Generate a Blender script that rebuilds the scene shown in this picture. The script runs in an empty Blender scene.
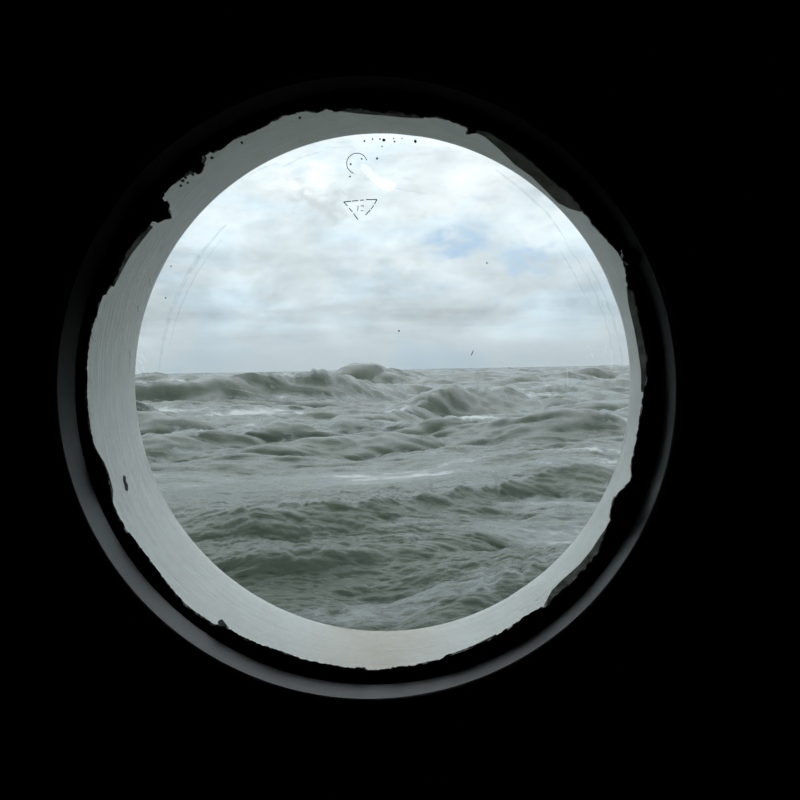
import bpy, bmesh, math, random
import numpy as np
from mathutils import Vector, Matrix

random.seed(7)
rng = np.random.default_rng(11)
scene = bpy.context.scene
COL = scene.collection

# ------------------------------------------------------------------ camera
F = 900.0                      # focal length in pixels of an 800 px frame
EYE = Vector((0.0, 0.0, 2.6))  # eye height above the mean sea level
PITCH = math.atan((400 - 369.2) / F)
ROLL = math.radians(1.05)
fwd = Vector((0, math.cos(PITCH), -math.sin(PITCH)))
r0 = Vector((1, 0, 0)); u0 = r0.cross(fwd)
right = r0 * math.cos(ROLL) - u0 * math.sin(ROLL)
up = r0 * math.sin(ROLL) + u0 * math.cos(ROLL)
cam_d = bpy.data.cameras.new('camera')
cam_d.sensor_width = 36.0; cam_d.lens = 36.0 * F / 800.0
cam_d.clip_start = 0.01; cam_d.clip_end = 20000
cam = bpy.data.objects.new('camera', cam_d); COL.objects.link(cam)
M3 = Matrix((right, up, -fwd)).transposed()
cam.matrix_world = Matrix.Translation(EYE) @ M3.to_4x4()
scene.camera = cam

def ray(px, py):
    return fwd + right * ((px - 400) / F) - up * ((py - 400) / F)

# ------------------------------------------------------------------ exposure
vs = scene.view_settings
vs.view_transform = 'Standard'; vs.look = 'None'; vs.gamma = 1.0
vs.exposure = 0.0; vs.use_curve_mapping = False

# ------------------------------------------------------------------ node helpers
class NT:
    def __init__(s, tree):
        s.t = tree; s.n = tree.nodes; s.l = tree.links
    def node(s, typ, **kw):
        nd = s.n.new(typ)
        for k, v in kw.items(): setattr(nd, k, v)
        return nd
    def put(s, sock, v):
        if isinstance(v, bpy.types.NodeSocket): s.l.new(v, sock)
        else: sock.default_value = v
    def math(s, op, a, b=0.0, c=None, clamp=False):
        nd = s.node('ShaderNodeMath', operation=op, use_clamp=clamp)
        s.put(nd.inputs[0], a); s.put(nd.inputs[1], b)
        if c is not None: s.put(nd.inputs[2], c)
        return nd.outputs[0]
    def vmath(s, op, a, b=None, out=0):
        nd = s.node('ShaderNodeVectorMath', operation=op)
        s.put(nd.inputs[0], a)
        if b is not None:
            if op == 'SCALE': s.put(nd.inputs['Scale'], b)
            else: s.put(nd.inputs[1], b)
        return nd.outputs[out]
    def rng(s, v, a, b, c=0.0, d=1.0, smooth=True):
        nd = s.node('ShaderNodeMapRange', interpolation_type='SMOOTHSTEP' if smooth else 'LINEAR')
        nd.clamp = True
        s.put(nd.inputs['Value'], v); s.put(nd.inputs['From Min'], a); s.put(nd.inputs['From Max'], b)
        s.put(nd.inputs['To Min'], c); s.put(nd.inputs['To Max'], d)
        return nd.outputs[0]
    def noise(s, vec, scale, detail=4, rough=0.5, dist=0.0, out=0):
        nd = s.node('ShaderNodeTexNoise')
        s.put(nd.inputs['Vector'], vec); s.put(nd.inputs['Scale'], scale)
        nd.inputs['Detail'].default_value = detail; nd.inputs['Roughness'].default_value = rough
        nd.inputs['Distortion'].default_value = dist
        return nd.outputs[out]
    def mix(s, f, a, b, blend='MIX'):
        nd = s.node('ShaderNodeMix', data_type='RGBA', blend_type=blend)
        s.put(nd.inputs[0], f)
        for i, v in ((6, a), (7, b)):
            s.put(nd.inputs[i], v if isinstance(v, bpy.types.NodeSocket) else (*v, 1.0) if len(v) == 3 else v)
        return nd.outputs[2]
    def sep(s, v):
        nd = s.node('ShaderNodeSeparateXYZ'); s.put(nd.inputs[0], v); return nd.outputs
    def comb(s, x, y, z):
        nd = s.node('ShaderNodeCombineXYZ')
        for i, v in enumerate((x, y, z)): s.put(nd.inputs[i], v)
        return nd.outputs[0]

# ------------------------------------------------------------------ sky: broken overcast
def dirpx(px, py): return ray(px, py).normalized()
def build_sky():
    w = bpy.data.worlds.new('sky'); scene.world = w; w.use_nodes = True
    T = NT(w.node_tree); T.n.clear()
    tc = T.node('ShaderNodeTexCoord'); d = T.vmath('NORMALIZE', tc.outputs['Generated'])
    X, Y, Z = T.sep(d)
    zc = T.math('ADD', T.math('MAXIMUM', Z, 0.0), 0.10)
    p = T.comb(T.math('DIVIDE', X, zc), T.math('DIVIDE', Y, zc), T.math('MULTIPLY', Z, 1.5))
    big = T.noise(T.vmath('ADD', p, (3.1, 1.7, 0.4)), 0.85, 7, 0.58, 0.25)
    med = T.noise(T.vmath('MULTIPLY', d, (1.0, 1.0, 1.9)), 10.5, 7, 0.6, 0.35)
    med = T.math('ADD', T.math('MULTIPLY', med, 0.75), T.math('MULTIPLY', T.noise(T.vmath('MULTIPLY', d, (1.0, 1.0, 2.2)), 27.0, 6, 0.6, 0.5), 0.25))
    # overcast brightness: dull at the horizon, brighter and whiter higher up
    base = T.mix(T.rng(Z, 0.0, 0.06), (0.50, 0.575, 0.615), (0.60, 0.685, 0.725))
    base = T.mix(T.rng(Z, 0.05, 0.20), base, (0.82, 0.915, 0.955))
    base = T.mix(T.rng(Z, 0.16, 0.5), base, (1.22, 1.29, 1.32))
    hz = T.rng(Z, 0.0, 0.09)                       # cloud contrast fades towards the horizon
    var = T.math('MULTIPLY', T.math('ADD', T.math('MULTIPLY', T.math('SUBTRACT', big, 0.5), 0.18),
                 T.math('MULTIPLY', T.math('SUBTRACT', med, 0.5), 1.4)), T.math('ADD', T.math('MULTIPLY', hz, 0.85), 0.15))
    mul = T.math('ADD', var, 1.0)
    colr = T.vmath('SCALE', base, mul)
    tint = T.rng(T.noise(T.vmath('MULTIPLY', d, (1, 1, 2.4)), 8.0, 6, 0.6, 0.5), 0.42, 0.68)
    colr = T.mix(T.math('MULTIPLY', tint, 0.55), colr, T.vmath('MULTIPLY', colr, (0.82, 0.93, 1.02)))
    # warp for cloud shapes
    wv = T.node('ShaderNodeTexNoise'); T.put(wv.inputs['Vector'], T.vmath('MULTIPLY', d, (1, 1, 1.8)))
    wv.inputs['Scale'].default_value = 14; wv.inputs['Detail'].default_value = 5; wv.inputs['Roughness'].default_value = .62
    dw = T.vmath('ADD', d, T.vmath('SCALE', T.vmath('SUBTRACT', wv.outputs['Color'], (0.5, 0.5, 0.5)), 0.12))
    puff = T.rng(T.noise(T.vmath('MULTIPLY', d, (1, 1, 1.7)), 34.0, 6, 0.62, 0.4), 0.36, 0.62, 0.25, 1.15)
    def blob(px, py, sx, sz, r_in=0.2, r_out=1.0):
        c = dirpx(px, py)
        q = T.vmath('SUBTRACT', dw, tuple(c))
        q = T.vmath('MULTIPLY', q, (F / sx, 6.0, F / sz))
        return T.math('MULTIPLY', T.rng(T.vmath('LENGTH', q, out=1), r_in, r_out, 1.0, 0.0), puff)
    def lay(col, px, py, sx, sz, c, a, r_in=0.2):
        return T.mix(T.math('MULTIPLY', blob(px, py, sx, sz, r_in), a), col, c)
    colr = lay(colr, 300, 168, 70, 26, (1.04, 1.07, 1.08), 0.75)     # bright cloud tops
    colr = lay(colr, 230, 225, 80, 24, (0.93, 1.02, 1.06), 0.5)
    colr = lay(colr, 470, 190, 75, 34, (0.97, 1.01, 1.03), 0.55)
    colr = lay(colr, 560, 225, 50, 34, (0.93, 0.99, 1.02), 0.6)
    colr = lay(colr, 410, 262, 70, 20, (0.90, 0.98, 1.02), 0.45)
    colr = lay(colr, 315, 198, 78, 22, (0.63, 0.69, 0.72), 0.8)     # grey undersides
    colr = lay(colr, 420, 205, 50, 20, (0.70, 0.75, 0.77), 0.60)
    colr = lay(colr, 270, 268, 60, 14, (0.62, 0.69, 0.72), 0.50)
    colr = lay(colr, 345, 250, 50, 16, (0.66, 0.73, 0.77), 0.65)
    colr = lay(colr, 450, 300, 60, 16, (0.64, 0.72, 0.76), 0.45)
    colr = lay(colr, 452, 245, 58, 20, (0.46, 0.63, 0.82), 0.9, 0.1)   # blue gaps
    colr = lay(colr, 525, 258, 46, 16, (0.49, 0.66, 0.83), 0.75, 0.1)
    colr = lay(colr, 392, 282, 40, 10, (0.60, 0.75, 0.86), 0.45, 0.1)
    # flat stratus streaks low over the horizon
    st = T.noise(T.vmath('MULTIPLY', d, (5.0, 1.0, 42.0)), 1.0, 4, 0.55, 0.3)
    stm = T.math('MULTIPLY', T.math('MULTIPLY', T.rng(Z, 0.01, 0.045), T.rng(Z, 0.06, 0.11, 1, 0)), T.math('SUBTRACT', st, 0.5))
    colr = T.vmath('SCALE', colr, T.math('ADD', T.math('MULTIPLY', stm, 0.9), 1.0))
    # below the horizon the same dull grey
    colr = T.mix(T.rng(Z, -0.02, 0.0), (0.30, 0.33, 0.33), colr)
    bg = T.node('ShaderNodeBackground'); T.put(bg.inputs['Color'], colr); bg.inputs['Strength'].default_value = 1.12
    out = T.node('ShaderNodeOutputWorld'); T.l.new(bg.outputs[0], out.inputs[0])
build_sky()

# ------------------------------------------------------------------ materials
def new_mat(name):
    m = bpy.data.materials.new(name); m.use_nodes = True
    T = NT(m.node_tree); T.n.clear()
    out = T.node('ShaderNodeOutputMaterial')
    return m, T, out
def principled(T, out, color, rough=0.5, spec=0.5, metal=0.0, normal=None):
    b = T.node('ShaderNodeBsdfPrincipled')
    T.put(b.inputs['Base Color'], color if isinstance(color, bpy.types.NodeSocket) else (*color, 1))
    T.put(b.inputs['Roughness'], rough); T.put(b.inputs['Specular IOR Level'], spec); T.put(b.inputs['Metallic'], metal)
    if normal: T.l.new(normal, b.inputs['Normal'])
    T.l.new(b.outputs[0], out.inputs[0]); return b
def bump(T, h, strength, dist=0.001):
    nd = T.node('ShaderNodeBump'); nd.inputs['Strength'].default_value = strength; nd.inputs['Distance'].default_value = dist
    T.put(nd.inputs['Height'], h); return nd.outputs[0]
def simple(name, color, rough=0.5, spec=0.5, nscale=60, namp=0.15, bstr=0.0):
    m, T, out = new_mat(name)
    tc = T.node('ShaderNodeTexCoord').outputs['Object']
    n = T.noise(tc, nscale, 5, 0.6)
    k = T.math('ADD', T.math('MULTIPLY', T.math('SUBTRACT', n, 0.5), 2 * namp), 1.0)
    c = T.vmath('SCALE', color, k)
    principled(T, out, c, rough, spec, normal=bump(T, n, bstr) if bstr else None)
    return m

def white_paint():
    m, T, out = new_mat('white_brushed_paint')
    tc = T.node('ShaderNodeTexCoord').outputs['Object']
    x, y, z = T.sep(tc)
    ang = T.math('ARCTAN2', z, x)
    sv = T.comb(T.math('SINE', ang), T.math('COSINE', ang), T.math('MULTIPLY', y, 90.0))
    brush = T.noise(sv, 5.0, 6, 0.6, 0.3)             # strokes running round the sleeve
    blot = T.noise(tc, 14, 5, 0.55)
    fine = T.noise(sv, 22.0, 5, 0.7)
    c = T.mix(T.rng(brush, 0.3, 0.7), (0.65, 0.68, 0.66), (0.75, 0.78, 0.755))
    c = T.mix(T.math('MULTIPLY', T.rng(fine, 0.64, 0.78), 0.35), c, (0.88, 0.90, 0.89))
    # brownish run-off stain in the lowest part
    low = T.math('MULTIPLY', T.rng(z, -0.135, -0.152), T.rng(T.math('ABSOLUTE', T.math('SUBTRACT', x, 0.004)), 0.0, 0.06, 1, 0))
    c = T.mix(T.math('MULTIPLY', low, T.rng(blot, 0.3, 0.6, 0.25, 0.8)), c, (0.60, 0.55, 0.47))
    nm = bump(T, T.math('ADD', brush, T.math('MULTIPLY', fine, 0.5)), 0.4, 0.002)
    principled(T, out, c, 0.42, 0.4, normal=nm)
    return m

M_WHITE = white_paint()
def lip_mat():
    # grey paint on the lower rim; shade painted into the upper half, tinted tarnish brown
    m, T, out = new_mat('grey_painted_lip')
    tc = T.node('ShaderNodeTexCoord').outputs['Object']
    x, y, z = T.sep(tc)
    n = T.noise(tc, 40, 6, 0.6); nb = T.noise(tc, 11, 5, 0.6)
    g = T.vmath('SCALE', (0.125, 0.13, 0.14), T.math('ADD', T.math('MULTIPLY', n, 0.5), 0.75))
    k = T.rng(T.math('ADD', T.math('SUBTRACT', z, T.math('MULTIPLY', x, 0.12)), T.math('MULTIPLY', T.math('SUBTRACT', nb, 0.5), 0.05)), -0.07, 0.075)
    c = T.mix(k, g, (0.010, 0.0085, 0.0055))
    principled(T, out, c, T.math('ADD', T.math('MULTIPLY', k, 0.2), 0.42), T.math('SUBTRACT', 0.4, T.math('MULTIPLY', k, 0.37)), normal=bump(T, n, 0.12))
    return m
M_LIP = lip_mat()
M_FRAME = simple('black_frame_paint', (0.012, 0.012, 0.013), 0.7, 0.2, 50, 0.2, 0.1)
M_SEAL = simple('black_sealant', (0.004, 0.004, 0.0045), 0.28, 0.25, 110, 0.3, 0.5)
M_CABIN = simple('dark_cabin_paint', (0.010, 0.010, 0.011), 0.85, 0.1, 6, 0.2)
M_HULL = simple('hull_paint', (0.06, 0.065, 0.07), 0.6, 0.3, 3, 0.3)
M_CHIP = simple('bare_dark_metal', (0.006, 0.006, 0.006), 0.7, 0.08, 200, 0.3)
M_STAMP = simple('etched_stamp_line', (0.20, 0.19, 0.18), 0.6, 0.2, 900, 0.6)
M_SPECK = simple('dirt_speck', (0.16, 0.15, 0.14), 0.7, 0.2, 900, 0.4)

def glass_mat():
    m, T, out = new_mat('salt_filmed_glass')
    tc = T.node('ShaderNodeTexCoord').outputs['Object']
    x, y, z = T.sep(tc)
    fr = T.node('ShaderNodeFresnel'); fr.inputs['IOR'].default_value = 1.5
    gl = T.node('ShaderNodeBsdfGlossy'); gl.inputs['Roughness'].default_value = 0.02
    tr = T.node('ShaderNodeBsdfTransparent'); tr.inputs['Color'].default_value = (0.985, 0.992, 0.99, 1)
    mx = T.node('ShaderNodeMixShader'); T.l.new(fr.outputs[0], mx.inputs[0]); T.l.new(tr.outputs[0], mx.inputs[1]); T.l.new(gl.outputs[0], mx.inputs[2])
    # dried salt: faint cloudy film, stronger near the edge of the pane
    rad = T.math('SQRT', T.math('ADD', T.math('MULTIPLY', x, x), T.math('MULTIPLY', z, z)))
    film = T.math('MULTIPLY', T.rng(T.noise(tc, 28, 7, 0.68, 0.6), 0.45, 0.75), 0.02)
    edge = T.math('MULTIPLY', T.rng(rad, 0.118, 0.15), T.math('MULTIPLY', T.noise(tc, 60, 5, 0.7), 0.03))
    fac = T.math('ADD', T.math('ADD', film, edge), 0.004)
    tl = T.node('ShaderNodeBsdfTranslucent'); tl.inputs['Color'].default_value = (0.85, 0.87, 0.87, 1)
    m2 = T.node('ShaderNodeMixShader'); T.put(m2.inputs[0], fac); T.l.new(mx.outputs[0], m2.inputs[1]); T.l.new(tl.outputs[0], m2.inputs[2])
    T.l.new(m2.outputs[0], out.inputs[0])
    return m
M_GLASS = glass_mat()

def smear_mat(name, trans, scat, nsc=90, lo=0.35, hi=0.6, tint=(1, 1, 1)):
    """thin film for salt, scratches and painted reflections: lets most light straight through and scatters some more forward"""
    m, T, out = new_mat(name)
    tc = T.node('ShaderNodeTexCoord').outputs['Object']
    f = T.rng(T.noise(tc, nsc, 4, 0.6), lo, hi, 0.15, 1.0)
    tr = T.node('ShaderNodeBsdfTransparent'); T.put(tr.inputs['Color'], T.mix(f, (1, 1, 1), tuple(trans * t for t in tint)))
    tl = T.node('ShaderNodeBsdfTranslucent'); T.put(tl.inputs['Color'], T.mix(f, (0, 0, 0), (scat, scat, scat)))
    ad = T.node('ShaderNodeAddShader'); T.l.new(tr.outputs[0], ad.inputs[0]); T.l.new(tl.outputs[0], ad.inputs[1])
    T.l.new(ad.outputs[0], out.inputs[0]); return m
M_GLINT = smear_mat('white_painted_glint', 0.98, 0.75, 60, 0.05, 0.3)
M_STREAK = smear_mat('faint_reflection_salt_streak', 0.86, 0.12, 300, 0.3, 0.6, (0.97, 1.0, 1.02))
M_SCRATCH = smear_mat('pale_scratch', 0.93, 0.45, 700, 0.2, 0.5)
def film_mat():
    m, T, out = new_mat('dark_old_sealant_film')
    tc = T.node('ShaderNodeTexCoord').outputs['Object']
    f = T.rng(T.noise(tc, 130, 5, 0.6), 0.35, 0.7)
    tr = T.node('ShaderNodeBsdfTransparent'); T.put(tr.inputs['Color'], T.mix(f, (0.10, 0.098, 0.085), (0.22, 0.22, 0.205)))
    gl = T.node('ShaderNodeBsdfPrincipled'); gl.inputs['Base Color'].default_value = (0.02, 0.02, 0.018, 1); gl.inputs['Roughness'].default_value = 0.3
    mx = T.node('ShaderNodeMixShader'); mx.inputs[0].default_value = 0.3
    T.l.new(tr.outputs[0], mx.inputs[1]); T.l.new(gl.outputs[0], mx.inputs[2]); T.l.new(mx.outputs[0], out.inputs[0]); return m
M_SMEAR = film_mat()

# ------------------------------------------------------------------ the ship's own frame (heeled a little against the sea)
n_ax = ray(478, 354).normalized()                 # direction the porthole faces
sx_ax = n_ax.cross(up).normalized(); sz_ax = sx_ax.cross(n_ax).normalized()
def to_plane(px, py, w):
    r = ray(px, py); P = r * (w / r.dot(n_ax))
    return P.dot(sx_ax), P.dot(sz_ax)
def fit(cx, cy, r, w):                            # true circle seen as this outline at distance w
    pts = [to_plane(cx + r * math.cos(a), cy + r * math.sin(a), w) for a in np.linspace(0, 2 * math.pi, 24, endpoint=False)]
    P = np.array(pts); c = P.mean(0); return c[0], c[1], float(np.hypot(*(P - c).T).mean())
W_GLASS = 0.484
GX, GZ, _ = fit(367, 388.5, 280, W_GLASS)
ORIGIN = EYE + sx_ax * GX + n_ax * W_GLASS + sz_ax * GZ
SHIP = Matrix((sx_ax, n_ax, sz_ax)).transposed().to_4x4()
SHIP.translation = ORIGIN
def loc(px, py, w):
    a, b = to_plane(px, py, w); return Vector((a - GX, w - W_GLASS, b - GZ))

def obj(name, verts, faces, mat, parent=None, smooth=False, **props):
    me = bpy.data.meshes.new(name); me.from_pydata([tuple(v) for v in verts], [], faces); me.update()
    if smooth: me.shade_smooth(); me.set_sharp_from_angle(angle=0.6)
    me.materials.append(mat)
    o = bpy.data.objects.new(name, me); COL.objects.link(o)
    if parent: o.parent = parent
    else: o.matrix_world = SHIP
    for k, v in props.items(): o[k] = v
    return o
def fix_normals(o):
    bm = bmesh.new(); bm.from_mesh(o.data); bmesh.ops.recalc_face_normals(bm, faces=bm.faces); bm.to_mesh(o.data); bm.free()
def rings_mesh(rings, closed=False):
    """rings: lists of equal length of points, lofted; closed joins last ring to first"""
    n = len(rings[0]); V = [p for r in rings for p in r]; Fc = []
    m = len(rings)
    for i in range(m if closed else m - 1):
        a = i * n; b = ((i + 1) % m) * n
        for k in range(n):
            k2 = (k + 1) % n
            Fc.append((a + k, a + k2, b + k2, b + k))
    return V, Fc
NA = 240
ANG = [2 * math.pi * k / NA for k in range(NA)]
def circ(c, w, n=NA, jit=0.0):
    cx, cz, r = c
    return [Vector((cx - GX + r * math.cos(a), w - W_GLASS, cz - GZ + r * math.sin(a))) for a in ANG]
def circpx(cx, cy, r, w): return circ(fit(cx, cy, r, w), w)
def grow(c, dr): return (c[0], c[1], c[2] + dr)

window = bpy.data.objects.new('window_1', None); COL.objects.link(window)
window.matrix_world = SHIP; window.empty_display_size = 0.05
window['kind'] = 'structure'
window['label'] = 'round ship porthole with white painted sleeve, black sealant and grey rim'
window['category'] = 'porthole'

# white sleeve through the hull, outside the pane
W_OUT = 0.549
c_in = fit(366.5, 389, 291, W_GLASS + 0.002); c_out = fit(379.8, 384, 247.6, W_OUT)
def lerp(a, b, t): return tuple(a[i] + (b[i] - a[i]) * t for i in range(3))
def uneven(a, t): return 0.00035 * math.sin(5 * a + 3 * t) + 0.00025 * math.sin(13 * a + 1.3 + 4 * t) + 0.0002 * math.sin(29 * a + 7 * t)
rg = [circ(grow(c_in, .006), W_GLASS + 0.002)]
for t in np.linspace(0, 1, 15):
    c = lerp(c_in, c_out, t); w = W_GLASS + .002 + (W_OUT - .003 - W_GLASS - .002) * t
    ring = circ(c, w)
    rr = []
    for a, p in zip(ANG, ring):
        rr.append(p + Vector((math.cos(a), 0, math.sin(a))) * uneven(a, t))
    rg.append(rr)
rg.append(circ(grow(c_out, 0.0), W_OUT - .001)); rg.append(circ(grow(c_out, .0015), W_OUT + .001))
rg.append(circ(grow(c_out, .006), W_OUT + .001)); rg.append(circ(grow(c_out, .007), W_GLASS + .004 + .03))
V, Fc = rings_mesh(rg, True)
sleeve = obj('sleeve', V, Fc, M_WHITE, window, True, label='white brush-painted sleeve'); fix_normals(sleeve)

# glass pane (a disc with thickness, seated behind the sealant)
cg = fit(366.5, 389, 293, W_GLASS)
gr = [circ(cg, W_GLASS), circ(cg, W_GLASS + 0.0015)]
V, Fc = rings_mesh(gr); n = NA
Fc.append(tuple(range(n))); Fc.append(tuple(range(2 * n - 1, n - 1, -1)))
# a single optical surface: front face only carries the film; keep it a thin closed disc
pane = obj('glass_pane', V, Fc, M_GLASS, window, False, label='clear glass pane filmed with dried salt'); fix_normals(pane)

# grey rim lip, radially facing, in front of the pane
W_L0, W_L1 = 0.447, 0.470
cl0 = fit(361.8, 390.2, 310.5, W_L0); cl1 = fit(366, 389.8, 296, W_L1)
rl = [circ(grow(cl0, .012), W_L0 - .0005), circ(grow(cl0, .0008), W_L0 - .0005), circ(cl0, W_L0 + .0006)]
for t in (0.2, 0.4, .6, .8, 1.0): rl.append(circ(lerp(cl0, cl1, t), W_L0 + .0006 + (W_L1 - W_L0 - .0006) * t))
rl += [circ(grow(cl1, .010), W_L1), ]
V, Fc = rings_mesh(rl, True)
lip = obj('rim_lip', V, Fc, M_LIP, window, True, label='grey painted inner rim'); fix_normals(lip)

# black flange around the rim, against the cabin side
rf = [circ(grow(cl0, .0010), W_L0 - .0012), circ(grow(cl0, .002), W_L0 - .0022), circ(grow(cl0, .032), W_L0 - .0022),
      circ(grow(cl0, .034), W_L0), circ(grow(cl0, .034), W_L0 + .006), circ(grow(cl0, .0125), W_L0 + .006), circ(grow(cl0, .0125), W_L0 - .0003)]
V, Fc = rings_mesh(rf, True)
flange = obj('flange', V, Fc, M_FRAME, window, False, label='black painted flange'); fix_normals(flange)

# black sealant bead with its ragged inner edge
EDGE = [(87, 365), (88, 352), (90.5, 339), (93, 325), (98, 311), (101.5, 300), (102.5, 295.5), (106, 294), (112.5, 285), (117, 276), (123, 261), (126, 253),
 (136, 239), (149, 226), (153, 219), (158, 210), (161, 202), (165, 194), (170, 188), (178, 181), (184, 176), (190, 171), (196, 171), (200, 165), (203, 161), (204, 157), (210, 152.5),
 (214, 154), (220, 150), (225, 147), (230, 142.5), (237, 138.5), (245, 135), (251, 133), (258, 129.5), (264, 127), (270, 122.5), (277, 120), (285, 116), (295, 113.5), (305, 111), (313, 113), (320, 112), (327, 109.5),
 (336, 112), (345, 110.5), (356, 109), (370, 111), (383, 113), (395, 113), (408, 115.5), (422, 117), (436, 118), (449, 120.5), (458, 124), (467, 128), (471, 133), (475, 131), (486, 131.5), (498, 138), (512, 147), (526, 158), (540, 170),
 (546, 175), (554, 183), (566, 191), (572, 197), (578, 205), (588, 219), (595, 228), (603, 236), (611, 245), (618, 253), (623, 262), (625.5, 273), (627, 286), (630, 291), (634, 293), (635, 303), (638, 318), (642, 335),
 (645, 350), (646, 365), (645.5, 380), (643, 395), (640.5, 410), (638.5, 426), (635.5, 443), (633, 455), (630, 466), (631, 479), (624, 487), (617, 495), (613, 502), (611, 510), (612, 518), (607, 526),
 (602, 541), (596, 553), (586, 566), (574, 578), (564, 588), (557, 595), (551, 600), (545, 605), (535, 611), (524, 617), (508, 628), (492, 638), (478, 644), (462, 650), (447, 655), (441, 659.5), (430, 661), (415, 665), (405, 666.5), (395, 667),
 (386, 669), (378, 670), (366, 669.5), (365, 667), (354, 668), (342, 667), (330, 664.5), (320, 663), (302, 659), (284, 652), (261, 645), (248, 639), (235, 633), (228, 627), (222, 626), (215, 624.5), (206, 619), (196, 612), (186, 604),
 (176, 594), (168, 584), (160, 573), (149, 559), (138, 544), (127, 530), (118, 515), (112, 501), (110.5, 490), (110, 482), (107, 473), (103, 464), (97.5, 453), (93.5, 443), (91, 430), (89, 417), (87.5, 405), (87, 385)]
W_S = 0.478
P = [to_plane(x, y, W_S) for x, y in EDGE]
cs = fit(367, 389, 279, W_S)
angs = []; rads = []
# dense resampling along the traced edge, with fine crumbling
dense = []
for i in range(len(P)):
    a = Vector(P[i]); b = Vector(P[(i + 1) % len(P)])
    m = max(1, int((b - a).length / 0.0011))
    for j in range(m): dense.append(a.lerp(b, j / m))
V = []; ns = len(dense)
c0 = Vector((cs[0], cs[1]))
prof = [(+0.0012, 0.0008), (+0.0002, 0.0), (-0.0016, 0.0006), (-0.0030, 0.0024), (-0.0036, .0050), (-.0030, .0085), (-.004, .0125)]
layers = []
for li, (dw, dr) in enumerate([(0.0057, 0.0040)] + prof + [(0.0057, .0125)]):
    L = []
    for i, q in enumerate(dense):
        e = (q - c0).normalized(); rr = (q - c0).length
        jit = (random.random() - .5) * (0.0007 if li < 4 else .0003)
        rad = rr + dr + jit
        if dr > .01: rad = cs[2] + .0085
        elif dr > .006: rad = max(rad, cs[2] + .0055) * .4 + (cs[2] + .0052) * .6
        L.append(Vector((c0.x + e.x * rad - GX, W_S + dw + (random.random() - .5) * .0004 * (li > 1) - W_GLASS, c0.y + e.y * rad - GZ)))
    layers.append(L)
V, Fc = rings_mesh(layers, True)
seal = obj('sealant_bead', V, Fc, M_SEAL, window, True, label='lumpy black sealant bead with ragged edge'); fix_normals(seal)

def blob_obj(name, px, py, rx, rz, w, thick, mat, parent, seed, **props):
    bm = bmesh.new(); bmesh.ops.create_icosphere(bm, subdivisions=3, radius=1.0)
    rs = random.Random(seed); ph = [rs.uniform(0, 6.28) for _ in range(6)]
    k = w / F
    for v in bm.verts:
        p = v.co
        g = 1 + .14 * math.sin(3 * p.x + 4 * p.z + ph[0]) + .10 * math.sin(7 * p.z - 5 * p.y + ph[1]) + .07 * math.sin(11 * p.x + 9 * p.y + ph[2])
        v.co = Vector((p.x * rx * k * g, p.y * thick * g, p.z * rz * k * g))
    me = bpy.data.meshes.new(name); bm.to_mesh(me); bm.free(); me.shade_smooth(); me.materials.append(mat)
    o = bpy.data.objects.new(name, me); COL.objects.link(o); o.parent = parent; o.location = loc(px, py, w)
    for kk, vv in props.items(): o[kk] = vv
    return o
blob_obj('sealant_lump', 160, 210, 11.0, 13.0, .475, .0045, M_SEAL, seal, 1)
blob_obj('sealant_lump', 618, 511, 7.5, 14, .475, .004, M_SEAL, seal, 2)
blob_obj('sealant_lump', 632, 256, 11, 9, .466, .005, M_SEAL, seal, 3)
blob_obj('sealant_lump', 472, 130, 5, 4, .477, .002, M_SEAL, seal, 4)
blob_obj('sealant_lump', 197, 168, 7, 6, .477, .002, M_SEAL, seal, 5)

def film(name, pts, w, mat, parent, **props):
    a = [loc(x, y, w) for x, y in pts]
    return obj(name, a, [tuple(range(len(a)))], mat, parent, False, **props)
def plate(name, pts, w, th, mat, parent, **props):
    """outline traced on a plane at distance w, given its own thickness"""
    a = [loc(x, y, w) for x, y in pts]; b = [p + Vector((0, th, 0)) for p in a]; n = len(a)
    Fc = [tuple(range(n)), tuple(range(2 * n - 1, n - 1, -1))] + [(i, (i + 1) % n, n + (i + 1) % n, n + i) for i in range(n)]
    o = obj(name, a + b, Fc, mat, parent, False, **props); fix_normals(o); return o
# thin dark film of old sealant showing inside the bead
W_F = W_GLASS - .0004
FILMS = [    # inner edge of each remnant; it runs outwards under the bead
 [(472, 131), (485, 137), (500, 150), (515, 165), (532, 177), (545, 190), (558, 203), (570, 209), (581, 212)],
 [(626.5, 286), (628, 302), (630, 312), (634, 328), (638, 350), (641, 372), (641, 392)],
 [(114, 287), (122, 271), (131, 255), (141, 242), (153, 227)],
 [(611, 518), (606, 528), (599, 538), (592, 549), (580, 564), (562, 580), (552, 590), (544, 605)],
 [(95, 447), (104, 462), (109, 474), (113, 490), (113, 503)],
 [(338, 111), (352, 113), (366, 114.5), (384, 115.5), (402, 117.5), (424, 118.5)],
 [(184, 178), (191, 174), (198, 172), (204, 166), (207, 158)],
 [(440, 660), (452, 653.5), (470, 647), (488, 638), (496, 634)],
]
def outward(p, d):
    v = Vector((p[0] - 367, p[1] - 389)); v *= 1 + d / v.length; return (367 + v.x, 389 + v.y)
FILMS = [f + [outward(p, 18) for p in reversed(f)] for f in FILMS]
for f in FILMS: film('sealant_film', f, W_F, M_SMEAR, pane)

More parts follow.
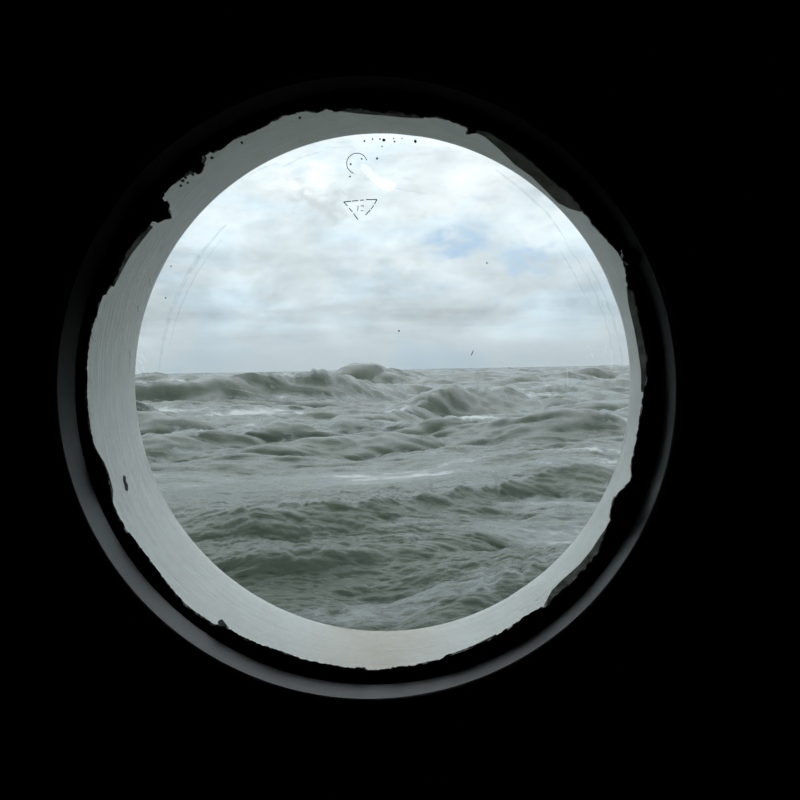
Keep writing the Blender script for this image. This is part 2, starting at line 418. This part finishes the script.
# chips in the white paint: bare metal showing
def sleeve_pt(px, py, lift=0.0):
    """where the line of sight through this pixel meets the sleeve"""
    lo, hi = W_GLASS + .002, W_OUT - .003
    for _ in range(40):
        w = (lo + hi) / 2; t = (w - W_GLASS - .002) / (W_OUT - .003 - W_GLASS - .002)
        c = lerp(c_in, c_out, t); a, b = to_plane(px, py, w)
        if math.hypot(a - c[0], b - c[1]) < c[2] + uneven(math.atan2(b - c[1], a - c[0]) % (2 * math.pi), t) - lift: lo = w
        else: hi = w
    return loc(px, py, lo)
def chip(pts, mat, lift, name='paint_chip'):
    a = [sleeve_pt(x, y, lift) for x, y in pts]; n = len(a)
    rad = [Vector((p.x, 0, p.z)).normalized() * (lift + .0012) for p in a]
    b = [p + r for p, r in zip(a, rad)]
    Fc = [tuple(range(n)), tuple(range(2 * n - 1, n - 1, -1))] + [(i, (i + 1) % n, n + (i + 1) % n, n + i) for i in range(n)]
    o = obj(name, a + b, Fc, mat, sleeve); fix_normals(o)
chip([(124, 475), (126, 477), (126, 481), (128, 485), (128, 491), (126, 490), (125, 485), (123.5, 481)], M_CHIP, .0003)
chip([(218, 621), (222, 619), (226, 624), (229, 628), (224, 627), (219, 625)], M_CHIP, .0003)
for (x, y, r) in [(179, 179, 2), (183, 181, 1.6), (181, 186, 1.2), (193, 175, 1.3), (212, 158, 1.5), (242, 143, 1.2), (186, 178, 1.1), (300, 118, 1.2), (468, 133, 2.0), (188, 183, 1.0)]:
    chip([(x + r * (1 + .4 * random.random()) * math.cos(a), y + r * .8 * (1 + .4 * random.random()) * math.sin(a)) for a in np.linspace(0, 6.28, 8)[:-1]], M_CHIP, .0003)

# white flecks and runs of thick paint on the sleeve
for (x0, y0, x1, y1, wd) in [(150, 278, 152, 287, 2.6), (138, 306, 139, 312, 1.6), (160, 252, 165, 244, 2), (217, 157, 222, 154, 3), (92, 336, 96, 342, 2), (89, 378, 93, 384, 2), (88, 400, 90, 409, 1.6), (90, 412, 93, 418, 1.6), (130, 350, 131, 358, 1.5), (215, 626, 226, 628, 3.0)]:
    dx, dy = x1 - x0, y1 - y0; L = math.hypot(dx, dy); nx, ny = -dy / L * wd / 2, dx / L * wd / 2
    chip([(x0, y0), (x0 + dx * .4 + nx, y0 + dy * .4 + ny), (x1, y1), (x0 + dx * .5 - nx, y0 + dy * .5 - ny)], M_WHITE, .0002, 'paint_fleck')

# marks on the pane (cabin side)
W_M = W_GLASS - 0.0003
def stroke(name, lines, wd, mat, parent=None, taper=True, w=W_M, **props):
    """one flat mark made of polylines drawn on the glass"""
    V = []; Fc = []
    for ln in lines:
        n = len(ln); s0 = len(V)
        for i, (x, y) in enumerate(ln):
            a = Vector(ln[max(0, i - 1)]); b = Vector(ln[min(n - 1, i + 1)]); d = (b - a).normalized(); nn = Vector((-d.y, d.x))
            k = wd / 2 * ((0.35 + .65 * math.sin(math.pi * (i + .3) / (n - .4))) if taper and n > 2 else 1.0)
            for s in (-1, 1):
                V.append(loc(x + s * nn.x * k, y + s * nn.y * k, w))
        for i in range(n - 1):
            q = s0 + 2 * i; Fc.append((q, q + 1, q + 3, q + 2))
    return obj(name, V, Fc, mat, parent or pane, False, **props)
stroke('stamp_triangle', [[(343.5, 202), (351, 201.2)], [(352, 201.1), (358, 200.5)], [(360, 200.3), (364, 200)], [(366, 199.6), (377, 199.5)], [(377, 199.5), (374.5, 204)], [(373.8, 205.3), (371, 209)], [(370.3, 210), (365.5, 215)],
        [(344, 202.3), (347.5, 206)], [(349, 208), (352.5, 212)], [(353.5, 213.5), (358, 219.5)]], 0.9, M_STAMP, taper=False, label='triangular stamp etched on the glass')
stroke('stamp_digits', [[(357.3, 206.5), (358.2, 206.2), (357.6, 211)], [(361, 206), (363.5, 205.4), (363.2, 207.2)], [(360.6, 210.8), (363, 210.6)]], 0.7, M_STAMP, taper=False)
arc = [(357 + 10.3 * math.cos(math.radians(a)), 163.5 + 10.3 * math.sin(math.radians(a))) for a in range(108, 345, 9)]
stroke('stamp_ring', [arc], 0.75, M_STAMP, taper=False, label='broken ring mark on the glass')
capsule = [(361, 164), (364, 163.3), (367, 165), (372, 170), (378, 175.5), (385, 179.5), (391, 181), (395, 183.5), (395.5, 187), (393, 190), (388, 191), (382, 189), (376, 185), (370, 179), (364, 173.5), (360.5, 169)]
film('painted_glint', capsule, W_M - .0002, M_GLINT, pane, label='white glint painted on the glass')  # bright reflection painted as a thin pale film
for (x, y, r) in [(364.5, 141, 1.1), (372.5, 139, .9), (380, 139, .9), (383.7, 140, 1.6), (394.5, 141.5, 1.0), (393.5, 138.5, .8), (402, 138.5, .7), (415.5, 141.3, 1.5), (382, 146.5, .8), (377, 158.5, 1.2),
                  (361.7, 158.8, .9), (350.7, 164, 1.1), (350, 176.5, .9), (171, 266, .8), (165.5, 298, .8), (399, 331, 1.0), (487, 263, .9), (568, 505, .6)]:
    pts = [(x + r * (.7 + .5 * random.random()) * math.cos(a), y + r * (.7 + .5 * random.random()) * math.sin(a)) for a in np.linspace(0, 6.28, 8)[:-1]]
    plate('speck', pts, W_M - .0002, .0002, M_SPECK, pane)
stroke('scratch', [[(471.3, 355.5), (472.2, 353), (473.6, 350.5)]], 0.9, M_SPECK)
# left arcs paint the rim's reflection in the pane, others dried salt runs
def arcpts(cx, cy, r, a0, a1, n=24, wob=.35):
    return [(cx + (r + wob * math.sin(k * 1.7)) * math.cos(math.radians(a0 + (a1 - a0) * k / n)), cy + (r + wob * math.sin(k * 1.7 + 1)) * math.sin(math.radians(a0 + (a1 - a0) * k / n))) for k in range(n + 1)]
for ln, wd in [(arcpts(381, 384, 222, 183, 226), 4.5), (arcpts(385, 386, 219, 190, 222), 1.6),
               ([(163, 372), (163.2, 385), (163, 398), (163.4, 408)], 1.3), (arcpts(375, 392, 249, 328, 357, wob=.6), 2.2), (arcpts(372, 392, 244, 322, 352, wob=.8), 1.4),
               ([(496, 170), (520, 188), (548, 214), (566, 240)], 3.0), ([(560, 250), (575, 275), (590, 305)], 1.8), ([(395, 188), (410, 191), (428, 194)], 1.0),
               ([(325, 148), (340, 147.5), (354, 146.5)], 1.3), ([(248, 176), (262, 168), (277, 163)], 2.2), ([(283, 167), (300, 158), (322, 151)], 1.6)]:
    stroke('reflection_salt_streak', [ln], wd, M_STREAK)
for ln in [[(136, 352), (141, 363), (147, 376)], [(139, 350), (143, 357), (148, 364)], [(134, 366), (142, 376)], [(567, 366), (567.4, 374), (567, 388)], [(606, 345), (604, 356)], [(612, 350), (611, 370)],
           [(617, 318), (619, 338), (618, 352)], [(603, 300), (608, 312)], [(588, 345), (594, 360)], [(382, 132), (384, 136), (383, 140)], [(387, 130.5), (386, 135)], [(394, 134), (396, 138)], [(401, 132), (402, 139)], [(405, 134.5), (403, 138)], [(230, 388), (246, 391), (268, 397)]]:
    stroke('scratch', [ln], 0.9, M_SCRATCH)

# ------------------------------------------------------------------ cabin wall, hull and the dark cabin behind the camera
def plate_with_hole(name, c, w0, w1, x0, x1, z0, z1, mat):
    """wall slab in the ship frame with a round opening (local coordinates)"""
    def outer(a):
        dx, dz = math.cos(a), math.sin(a); ox, oz = c[0] - GX, c[1] - GZ
        t = 1e9
        if dx > 1e-9: t = min(t, (x1 - ox) / dx)
        if dx < -1e-9: t = min(t, (x0 - ox) / dx)
        if dz > 1e-9: t = min(t, (z1 - oz) / dz)
        if dz < -1e-9: t = min(t, (z0 - oz) / dz)
        return ox + dx * t, oz + dz * t
    corners = [math.atan2(z - c[1] + GZ, x - c[0] + GX) % (2 * math.pi) for x in (x0, x1) for z in (z0, z1)]
    A = sorted(set(ANG[::2]) | set(corners))
    rs = []
    for kind, w in (('i', w0), ('o', w0), ('o', w1), ('i', w1)):
        r = []
        for a in A:
            if kind == 'i': x, z = c[0] - GX + c[2] * math.cos(a), c[1] - GZ + c[2] * math.sin(a)
            else: x, z = outer(a)
            r.append(Vector((x, w - W_GLASS, z)))
        rs.append(r)
    V, Fc = rings_mesh(rs, True)
    o = obj(name, V, Fc, mat, None, False, kind='structure'); fix_normals(o); return o
def box(name, x0, x1, y0, y1, z0, z1, mat):
    V = [Vector((x, y, z)) for x in (x0, x1) for y in (y0, y1) for z in (z0, z1)]
    Fc = [(0, 1, 3, 2), (4, 6, 7, 5), (0, 4, 5, 1), (2, 3, 7, 6), (0, 2, 6, 4), (1, 5, 7, 3)]
    o = obj(name, V, Fc, mat, None, False, kind='structure'); fix_normals(o); return o
plate_with_hole('wall_front', grow(cl0, .0120), W_L0 + .0065, 0.532, -1.5, 1.5, -1.45, .85, M_CABIN)
hull = plate_with_hole('wall_hull', grow(c_out, .0075), 0.534, W_OUT, -9, 9, -4.0, 2.2, M_HULL)
yb, yf = -2.6, W_L0 + .0065 - W_GLASS - .0
box('wall_left', -1.56, -1.5, yb, .045, -1.45, .85, M_CABIN)
box('wall_right', 1.5, 1.56, yb, .045, -1.45, .85, M_CABIN)
box('wall_back', -1.56, 1.56, yb - .06, yb, -1.51, .91, M_CABIN)
box('floor', -1.56, 1.56, yb, .045, -1.51, -1.45, M_CABIN)
box('ceiling', -1.56, 1.56, yb, .045, .85, .91, M_CABIN)

# ------------------------------------------------------------------ the sea
def ocean_tile(N, L, wind, wdir, cutoff, seed, spread=2.0):
    """directional wave spectrum on a periodic tile -> height, choppy shifts, folding"""
    g = 9.81; rs = np.random.default_rng(seed)
    k1 = 2 * np.pi * np.fft.fftfreq(N, L / N)
    KX, KY = np.meshgrid(k1, k1, indexing='ij'); K = np.hypot(KX, KY); K[0, 0] = 1e-6
    Lw = wind ** 2 / g; c = (KX * wdir[0] + KY * wdir[1]) / K
    Pk = np.exp(-1 / (K * Lw) ** 2) / K ** 4 * np.abs(c) ** spread * np.exp(-(K * cutoff) ** 2)
    Pk *= (K > 2 * np.pi / L * 2.5); Pk[0, 0] = 0
    H = np.sqrt(Pk) * (rs.normal(size=K.shape) + 1j * rs.normal(size=K.shape))
    h = np.fft.ifft2(H).real; s = 1 / h.std()
    dx = np.fft.ifft2(-1j * KX / K * H).real * s; dy = np.fft.ifft2(-1j * KY / K * H).real * s
    return h * s, dx, dy, L, N
def sample(tile, x, y, rot=0.0):
    h, dx, dy, L, N = tile
    ca, sa = math.cos(rot), math.sin(rot)
    u = (x * ca + y * sa) / L * N; v = (-x * sa + y * ca) / L * N
    i = np.floor(u).astype(int); j = np.floor(v).astype(int); fu = u - i; fv = v - j
    i0 = i % N; i1 = (i + 1) % N; j0 = j % N; j1 = (j + 1) % N
    def s(a): return (a[i0, j0] * (1 - fu) + a[i1, j0] * fu) * (1 - fv) + (a[i0, j1] * (1 - fu) + a[i1, j1] * fu) * fv
    H = s(h); DX = s(dx); DY = s(dy)
    return H, DX * ca - DY * sa, DX * sa + DY * ca
def sstep(a, b, x):
    t = np.clip((x - a) / (b - a), 0, 1); return t * t * (3 - 2 * t)

def build_sea():
    # polar patch in front of the hull: fine near and within the view, coarser beyond
    inner = np.linspace(-24, 21, 640); lo = -24 - np.cumsum(np.linspace(.09, 1.5, 64)); hi = 21 + np.cumsum(np.linspace(.09, 1.5, 64))
    th = np.radians(np.concatenate([lo[::-1], inner, hi])); th = th[np.abs(th) < np.radians(79)]
    inv = np.linspace(1 / 5.5, 1 / 120.0, 1000); r1 = 1 / inv
    r2 = 120 * np.exp(np.linspace(0, math.log(6000 / 120), 330))[1:]
    ra = np.concatenate([r1, r2]); dr = np.gradient(ra)
    R, TH = np.meshgrid(ra, th, indexing='ij'); DR = np.meshgrid(dr, th, indexing='ij')[0]
    X = R * np.sin(TH); Y = R * np.cos(TH)
    SP = np.maximum(DR, R * np.gradient(th)[None, :])
    wd = np.array([0.45, -0.9]); wd /= np.linalg.norm(wd)
    t1 = ocean_tile(512, 210.0, 11.0, wd, 0.5, 3, 3)
    t2 = ocean_tile(512, 47.0, 5.0, wd, 0.12, 5, 1.5)
    tb = ocean_tile(512, 31.0, 3.4, wd, 0.10, 33, 1.5)
    tm = ocean_tile(512, 17.0, 2.15, wd, 0.06, 41, 1.5)
    t3 = ocean_tile(512, 11.3, 2.4, wd, 0.03, 8, 2.5)
    t5 = ocean_tile(512, 1.27, 0.72, (0.1, -0.995), 0.004, 21, 1.6)
    t4 = ocean_tile(512, 2.9, 1.2, (0.24, -0.97), 0.008, 9, 2.2)
    # large seas placed one by one: (pixel column, distance m, height m)
    ridges = [
        ([(60, 58, 1.2), (150, 60, 1.9), (190, 61, 2.05), (235, 64, 2.5), (325, 70, 2.25), (370, 76, 1.35), (430, 84, .8), (520, 95, .3), (600, 105, 0)], 6.5, 16),
        ([(310, 150, 0), (338, 150, .7), (350, 149, 1.7), (362, 148, 1.9), (373, 148, 2.15), (388, 150, 1.6), (404, 152, 1.2), (440, 155, .7), (500, 160, 0)], 8, 16),
        ([(20, 38, 1.8), (100, 37, 1.9), (134, 36.5, 1.6), (160, 36, 1.1), (185, 35, .5), (215, 34, 0)], 2.3, 7),
        ([(90, 26, .35), (150, 27.5, .55), (210, 29, .6), (265, 31, .6), (330, 32, .5), (390, 33, .45), (440, 33, .65), (490, 33, .75), (530, 32, .5), (570, 32, .6), (600, 32, .7), (640, 33, .5), (720, 34, .3)], 2.0, 7),
        ([(330, 36, 0), (390, 40, .7), (430, 46, 1.0), (470, 55, 1.1), (520, 58, .85), (560, 60, .6), (640, 64, .3)], 3.6, 9),
        ([(440, 62, 0), (500, 70, .8), (560, 74, 1.1), (620, 78, 1.3), (700, 80, 1.0)], 6, 14),
        ([(60, 46, .6), (200, 47, .5), (300, 49, .45), (400, 54, .3)], 4, 8),
        ([(150, 14.6, .22), (190, 14.2, .34), (240, 13.6, .42), (300, 14.0, .46), (360, 14.6, .46), (420, 15.6, .4), (480, 17, .36), (540, 18.5, .38), (620, 20, .3), (700, 22, .2)], .9, 3.2),
        ([(380, 9.2, 0), (430, 9.3, .18), (480, 9.6, .28), (540, 10.2, .30), (600, 11, .22), (680, 12, .1)], .7, 2.2),
        ([(130, 11.4, .1), (200, 11.6, .2), (260, 11.2, .26), (320, 11.4, .2), (400, 12.4, .22), (470, 13, .14), (520, 13.4, 0)], .6, 1.8),
        ([(400, 22, 0), (450, 21.5, .22), (520, 22.5, .3), (590, 23.5, .3), (640, 25, .2), (700, 26, .1)], 1.2, 3.0),
    ]
    Z = np.zeros_like(X); crest = np.zeros_like(X); face = np.zeros_like(X); 
    wobn = sample(t2, X * .7 + 13, Y * .7 + 5)[0]
    for pts, wf, wb in ridges:
        az = []; 
        for px, dist, a in pts:
            r = ray(px, 380); az.append(math.atan2(r.x, r.y))
        rc = np.interp(th, az, [p[1] for p in pts]); am = np.interp(th, az, [p[2] for p in pts], left=pts[0][2] * .5, right=pts[-1][2] * .5)
        ker = np.hanning(25); ker /= ker.sum()
        rc = np.convolve(np.pad(rc, 12, 'edge'), ker, 'valid'); am = np.convolve(np.pad(am, 12, 'edge'), np.hanning(15) / np.hanning(15).sum(), 'same')[12:-12]
        jag = np.interp(np.arange(len(th)), np.arange(0, len(th) + 9, 9), rng.normal(size=len(np.arange(0, len(th) + 9, 9))))
        jag += .6 * np.interp(np.arange(len(th)), np.arange(0, len(th) + 3, 3), rng.normal(size=len(np.arange(0, len(th) + 3, 3))))
        am = am * (1 + .045 * jag)
        s = R - rc[None, :] - wobn * wf * .22 - jag[None, :] * wf * .05
        prof = np.where(s < 0, np.exp(-(np.abs(s) / wf) ** 1.35), np.exp(-(np.abs(s) / wb) ** 1.7))
        Z += am[None, :] * prof
        face += am[None, :] / max(p[2] for p in pts) * np.exp(-((s + wf * .62) / (wf * .42)) ** 2)
        crest += (am[None, :] / max(1e-3, max(p[2] for p in pts))) * np.where(s < wf * .1, np.exp(-((s - wf * .1) / (wf * .22)) ** 2), np.exp(-((s - wf * .1) / (wf * .3 + .05 * rc[None, :])) ** 2)) * min(1, max(p[2] for p in pts) * 1.1)
    far = sstep(75, 150, R)
    def add(tile, amp, chop, fade, rot=0.0, off=(0, 0), stretch=1.0):
        nonlocal Z, X2, Y2
        h, dx, dy = sample(tile, X * stretch + off[0], Y + off[1], rot)
        A = amp * fade
        Z = Z + h * A; X2 = X2 + dx * A * chop; Y2 = Y2 + dy * A * chop
        return h, dx, dy
    X2 = X.copy(); Y2 = Y.copy()
    near = sstep(4, 20, R)
    calm = 1 - .72 * np.exp(-((R - 20.0 - 5 * (TH + .05)) / 3.6) ** 2) * (1 - .75 * sstep(.06, .16, TH))
    h1 = add(t1, 1.0, .9, 0.10 * near + 0.75 * far, 0.0, (40, 17))[0]
    h2, dx2, dy2 = add(t2, .085, 1.25, (.35 + .65 * near) * (1 - sstep(2.0, 7.0, SP)) * calm * (1 + 2.0 * far), 0.2)
    hb, dxb, dyb = add(tb, .095, 1.5, sstep(14, 30, R) * (1 - sstep(1.4, 3.5, SP)) * calm * (1 + .5 * far), 0.05)
    hm, dxm, dym = add(tm, .060, 1.5, sstep(16, 28, R) * (1 - sstep(.7, 1.9, SP)) * calm, 0.12, stretch=.75)
    h3, dx3, dy3 = add(t3, .040, 1.3, (1 - sstep(.25, .9, SP)) * calm, -0.15, stretch=.8)
    h4 = add(t4, .0170, 1.1, (1 - sstep(.07, .25, SP)) * calm, 0.1, stretch=.7)[0]
    h5 = add(t5, .0050, 1.0, (1 - sstep(.03, .09, SP)) * (.4 + .6 * calm), -0.1, stretch=.6)[0]
    # folding of the choppy shifts marks breaking crests
    def fold(dx, dy):
        gxr, gxt = np.gradient(dx); gyr, gyt = np.gradient(dy)
        rr = np.gradient(ra)[:, None]; tt = (R * np.gradient(th)[None, :])
        return -(gyr / rr + gxt / tt)
    fm = fold(dxm, dym); fm = fm / (np.std(fm[300:900]) + 1e-6) * sstep(16, 28, R) * (1 - sstep(.7, 1.9, SP))
    fb = fold(dxb, dyb); fb = fb / (np.std(fb[200:650]) + 1e-6) * sstep(14, 30, R)
    f2 = fold(dx2, dy2) * .155; f3 = fold(dx3, dy3) * .042
    f2 = f2 / (np.std(f2[:600]) + 1e-6); f3 = f3 / (np.std(f3[:600]) + 1e-6)
    # streaky foam film drifting down wind
    film = sample(t1, X * 2.3 + 7, Y * 4.2, 0.5)[0] * .8 + sample(t2, X * 1.6, Y * 3.2 + 9, 0.35)[0] * .5
    lane = (1 - .65 * sstep(.02, .13, TH)) * np.exp(-((R - 20.5 - 4 * (TH + .05)) / 4.0) ** 2)
    lane2 = np.exp(-((R - 47) / 5.0) ** 2) * sstep(-.02, -.12, TH)  # spray haze over the left waves, painted in as extra foam
    foam = 0.24 + .20 * film + .33 * lane + .45 * lane2 + .60 * np.clip(crest, 0, 1) * (.3 + .7 * sstep(9, 22, R)) + .07 * np.clip(f2, -2, 3) + .12 * np.clip(fb, -1.5, 3) + .13 * np.clip(fm, -1.5, 3) + .04 * np.clip(f3, -2, 3)
    foam -= .28 * sstep(15.5, 12.5, R) + .14 * sstep(55, 130, R) + .42 * np.clip(face, 0, 1)
    for px, rr, st, sr, a in [(288, 30.0, .020, 1.0, .55), (320, 29.0, .03, .8, .3), (185, 28.5, .04, .9, .4), (480, 34.0, .025, 1.3, .55), (515, 32.5, .03, 1.2, .5), (560, 34, .03, 1.3, .45), (600, 28.5, .022, 1.0, .6), (450, 29.5, .05, .6, .35), (540, 21.0, .02, .5, .35)]:
        q = ray(px, 400); az = math.atan2(q.x, q.y)     # places where crests are just breaking
        foam += a * np.exp(-((TH - az) / st) ** 2 - ((R - rr - 12 * (TH - az)) / sr) ** 2)
    foam = np.clip(foam, 0, 1)
    steep = np.clip(crest, 0, 1)
    nr, nt = X.shape
    co = np.stack([X2, Y2, Z], -1).reshape(-1, 3).astype(np.float32)
    idx = np.arange(nr * nt).reshape(nr, nt)
    q = np.stack([idx[:-1, :-1], idx[:-1, 1:], idx[1:, 1:], idx[1:, :-1]], -1).reshape(-1, 4).astype(np.int32)
    me = bpy.data.meshes.new('sea')
    me.vertices.add(len(co)); me.vertices.foreach_set('co', co.ravel())
    me.loops.add(q.size); me.loops.foreach_set('vertex_index', q.ravel())
    me.polygons.add(len(q)); me.polygons.foreach_set('loop_start', np.arange(0, q.size, 4, dtype=np.int32)); me.polygons.foreach_set('loop_total', np.full(len(q), 4, np.int32))
    me.update(); me.validate(); me.shade_smooth()
    at = me.attributes.new('foam', 'FLOAT', 'POINT'); at.data.foreach_set('value', foam.ravel().astype(np.float32))
    o = bpy.data.objects.new('sea', me); COL.objects.link(o)
    o['kind'] = 'stuff'; o['category'] = 'sea'; o['label'] = 'rough grey-green sea with breaking crests and streaks of foam'
    # material
    m, T, out = new_mat('stormy_water')
    tc = T.node('ShaderNodeTexCoord').outputs['Object']
    fa = T.node('ShaderNodeAttribute', attribute_name='foam').outputs['Fac']
    st = T.noise(T.vmath('MULTIPLY', tc, (0.8, 2.2, 1.0)), 1.3, 8, 0.66, 0.8)
    sp = T.noise(T.vmath('MULTIPLY', tc, (1.0, 1.6, 1.0)), 7.0, 5, 0.65, 0.4)
    s2 = T.noise(T.vmath('MULTIPLY', tc, (0.5, 1.7, 1.0)), 0.30, 6, 0.6, 0.6)
    fa = T.math('ADD', fa, T.math('MULTIPLY', T.math('SUBTRACT', s2, 0.5), 1.3))
    v = T.math('ADD', fa, T.math('ADD', T.math('MULTIPLY', T.math('SUBTRACT', st, 0.5), 1.5), T.math('MULTIPLY', T.math('SUBTRACT', sp, 0.5), 0.55)))
    thin = T.rng(v, 0.22, 0.82); thick = T.rng(v, 0.72, 1.12)
    gm = T.noise(tc, 0.25, 3, 0.5)
    water = T.mix(gm, (0.013, 0.027, 0.015), (0.029, 0.050, 0.025))
    c = T.mix(T.math('MULTIPLY', thin, 0.8), water, (0.25, 0.272, 0.278))
    c = T.mix(T.math('MULTIPLY', thick, 0.8), c, (0.52, 0.55, 0.545))
    rough = T.math('ADD', T.math('MULTIPLY', thin, 0.4), 0.12)
    rip = T.noise(T.vmath('MULTIPLY', tc, (1.0, 1.5, 1.0)), 9.0, 6, 0.62, 0.3)
    b1 = T.node('ShaderNodeBump'); b1.inputs['Strength'].default_value = 0.4; b1.inputs['Distance'].default_value = 0.04; T.put(b1.inputs['Height'], T.math('ADD', rip, T.math('MULTIPLY', thick, 0.5)))
    bs = principled(T, out, c, rough, 0.5, normal=b1.outputs[0]); bs.inputs['IOR'].default_value = 1.33
    me.materials.append(m)
    return o
build_sea()
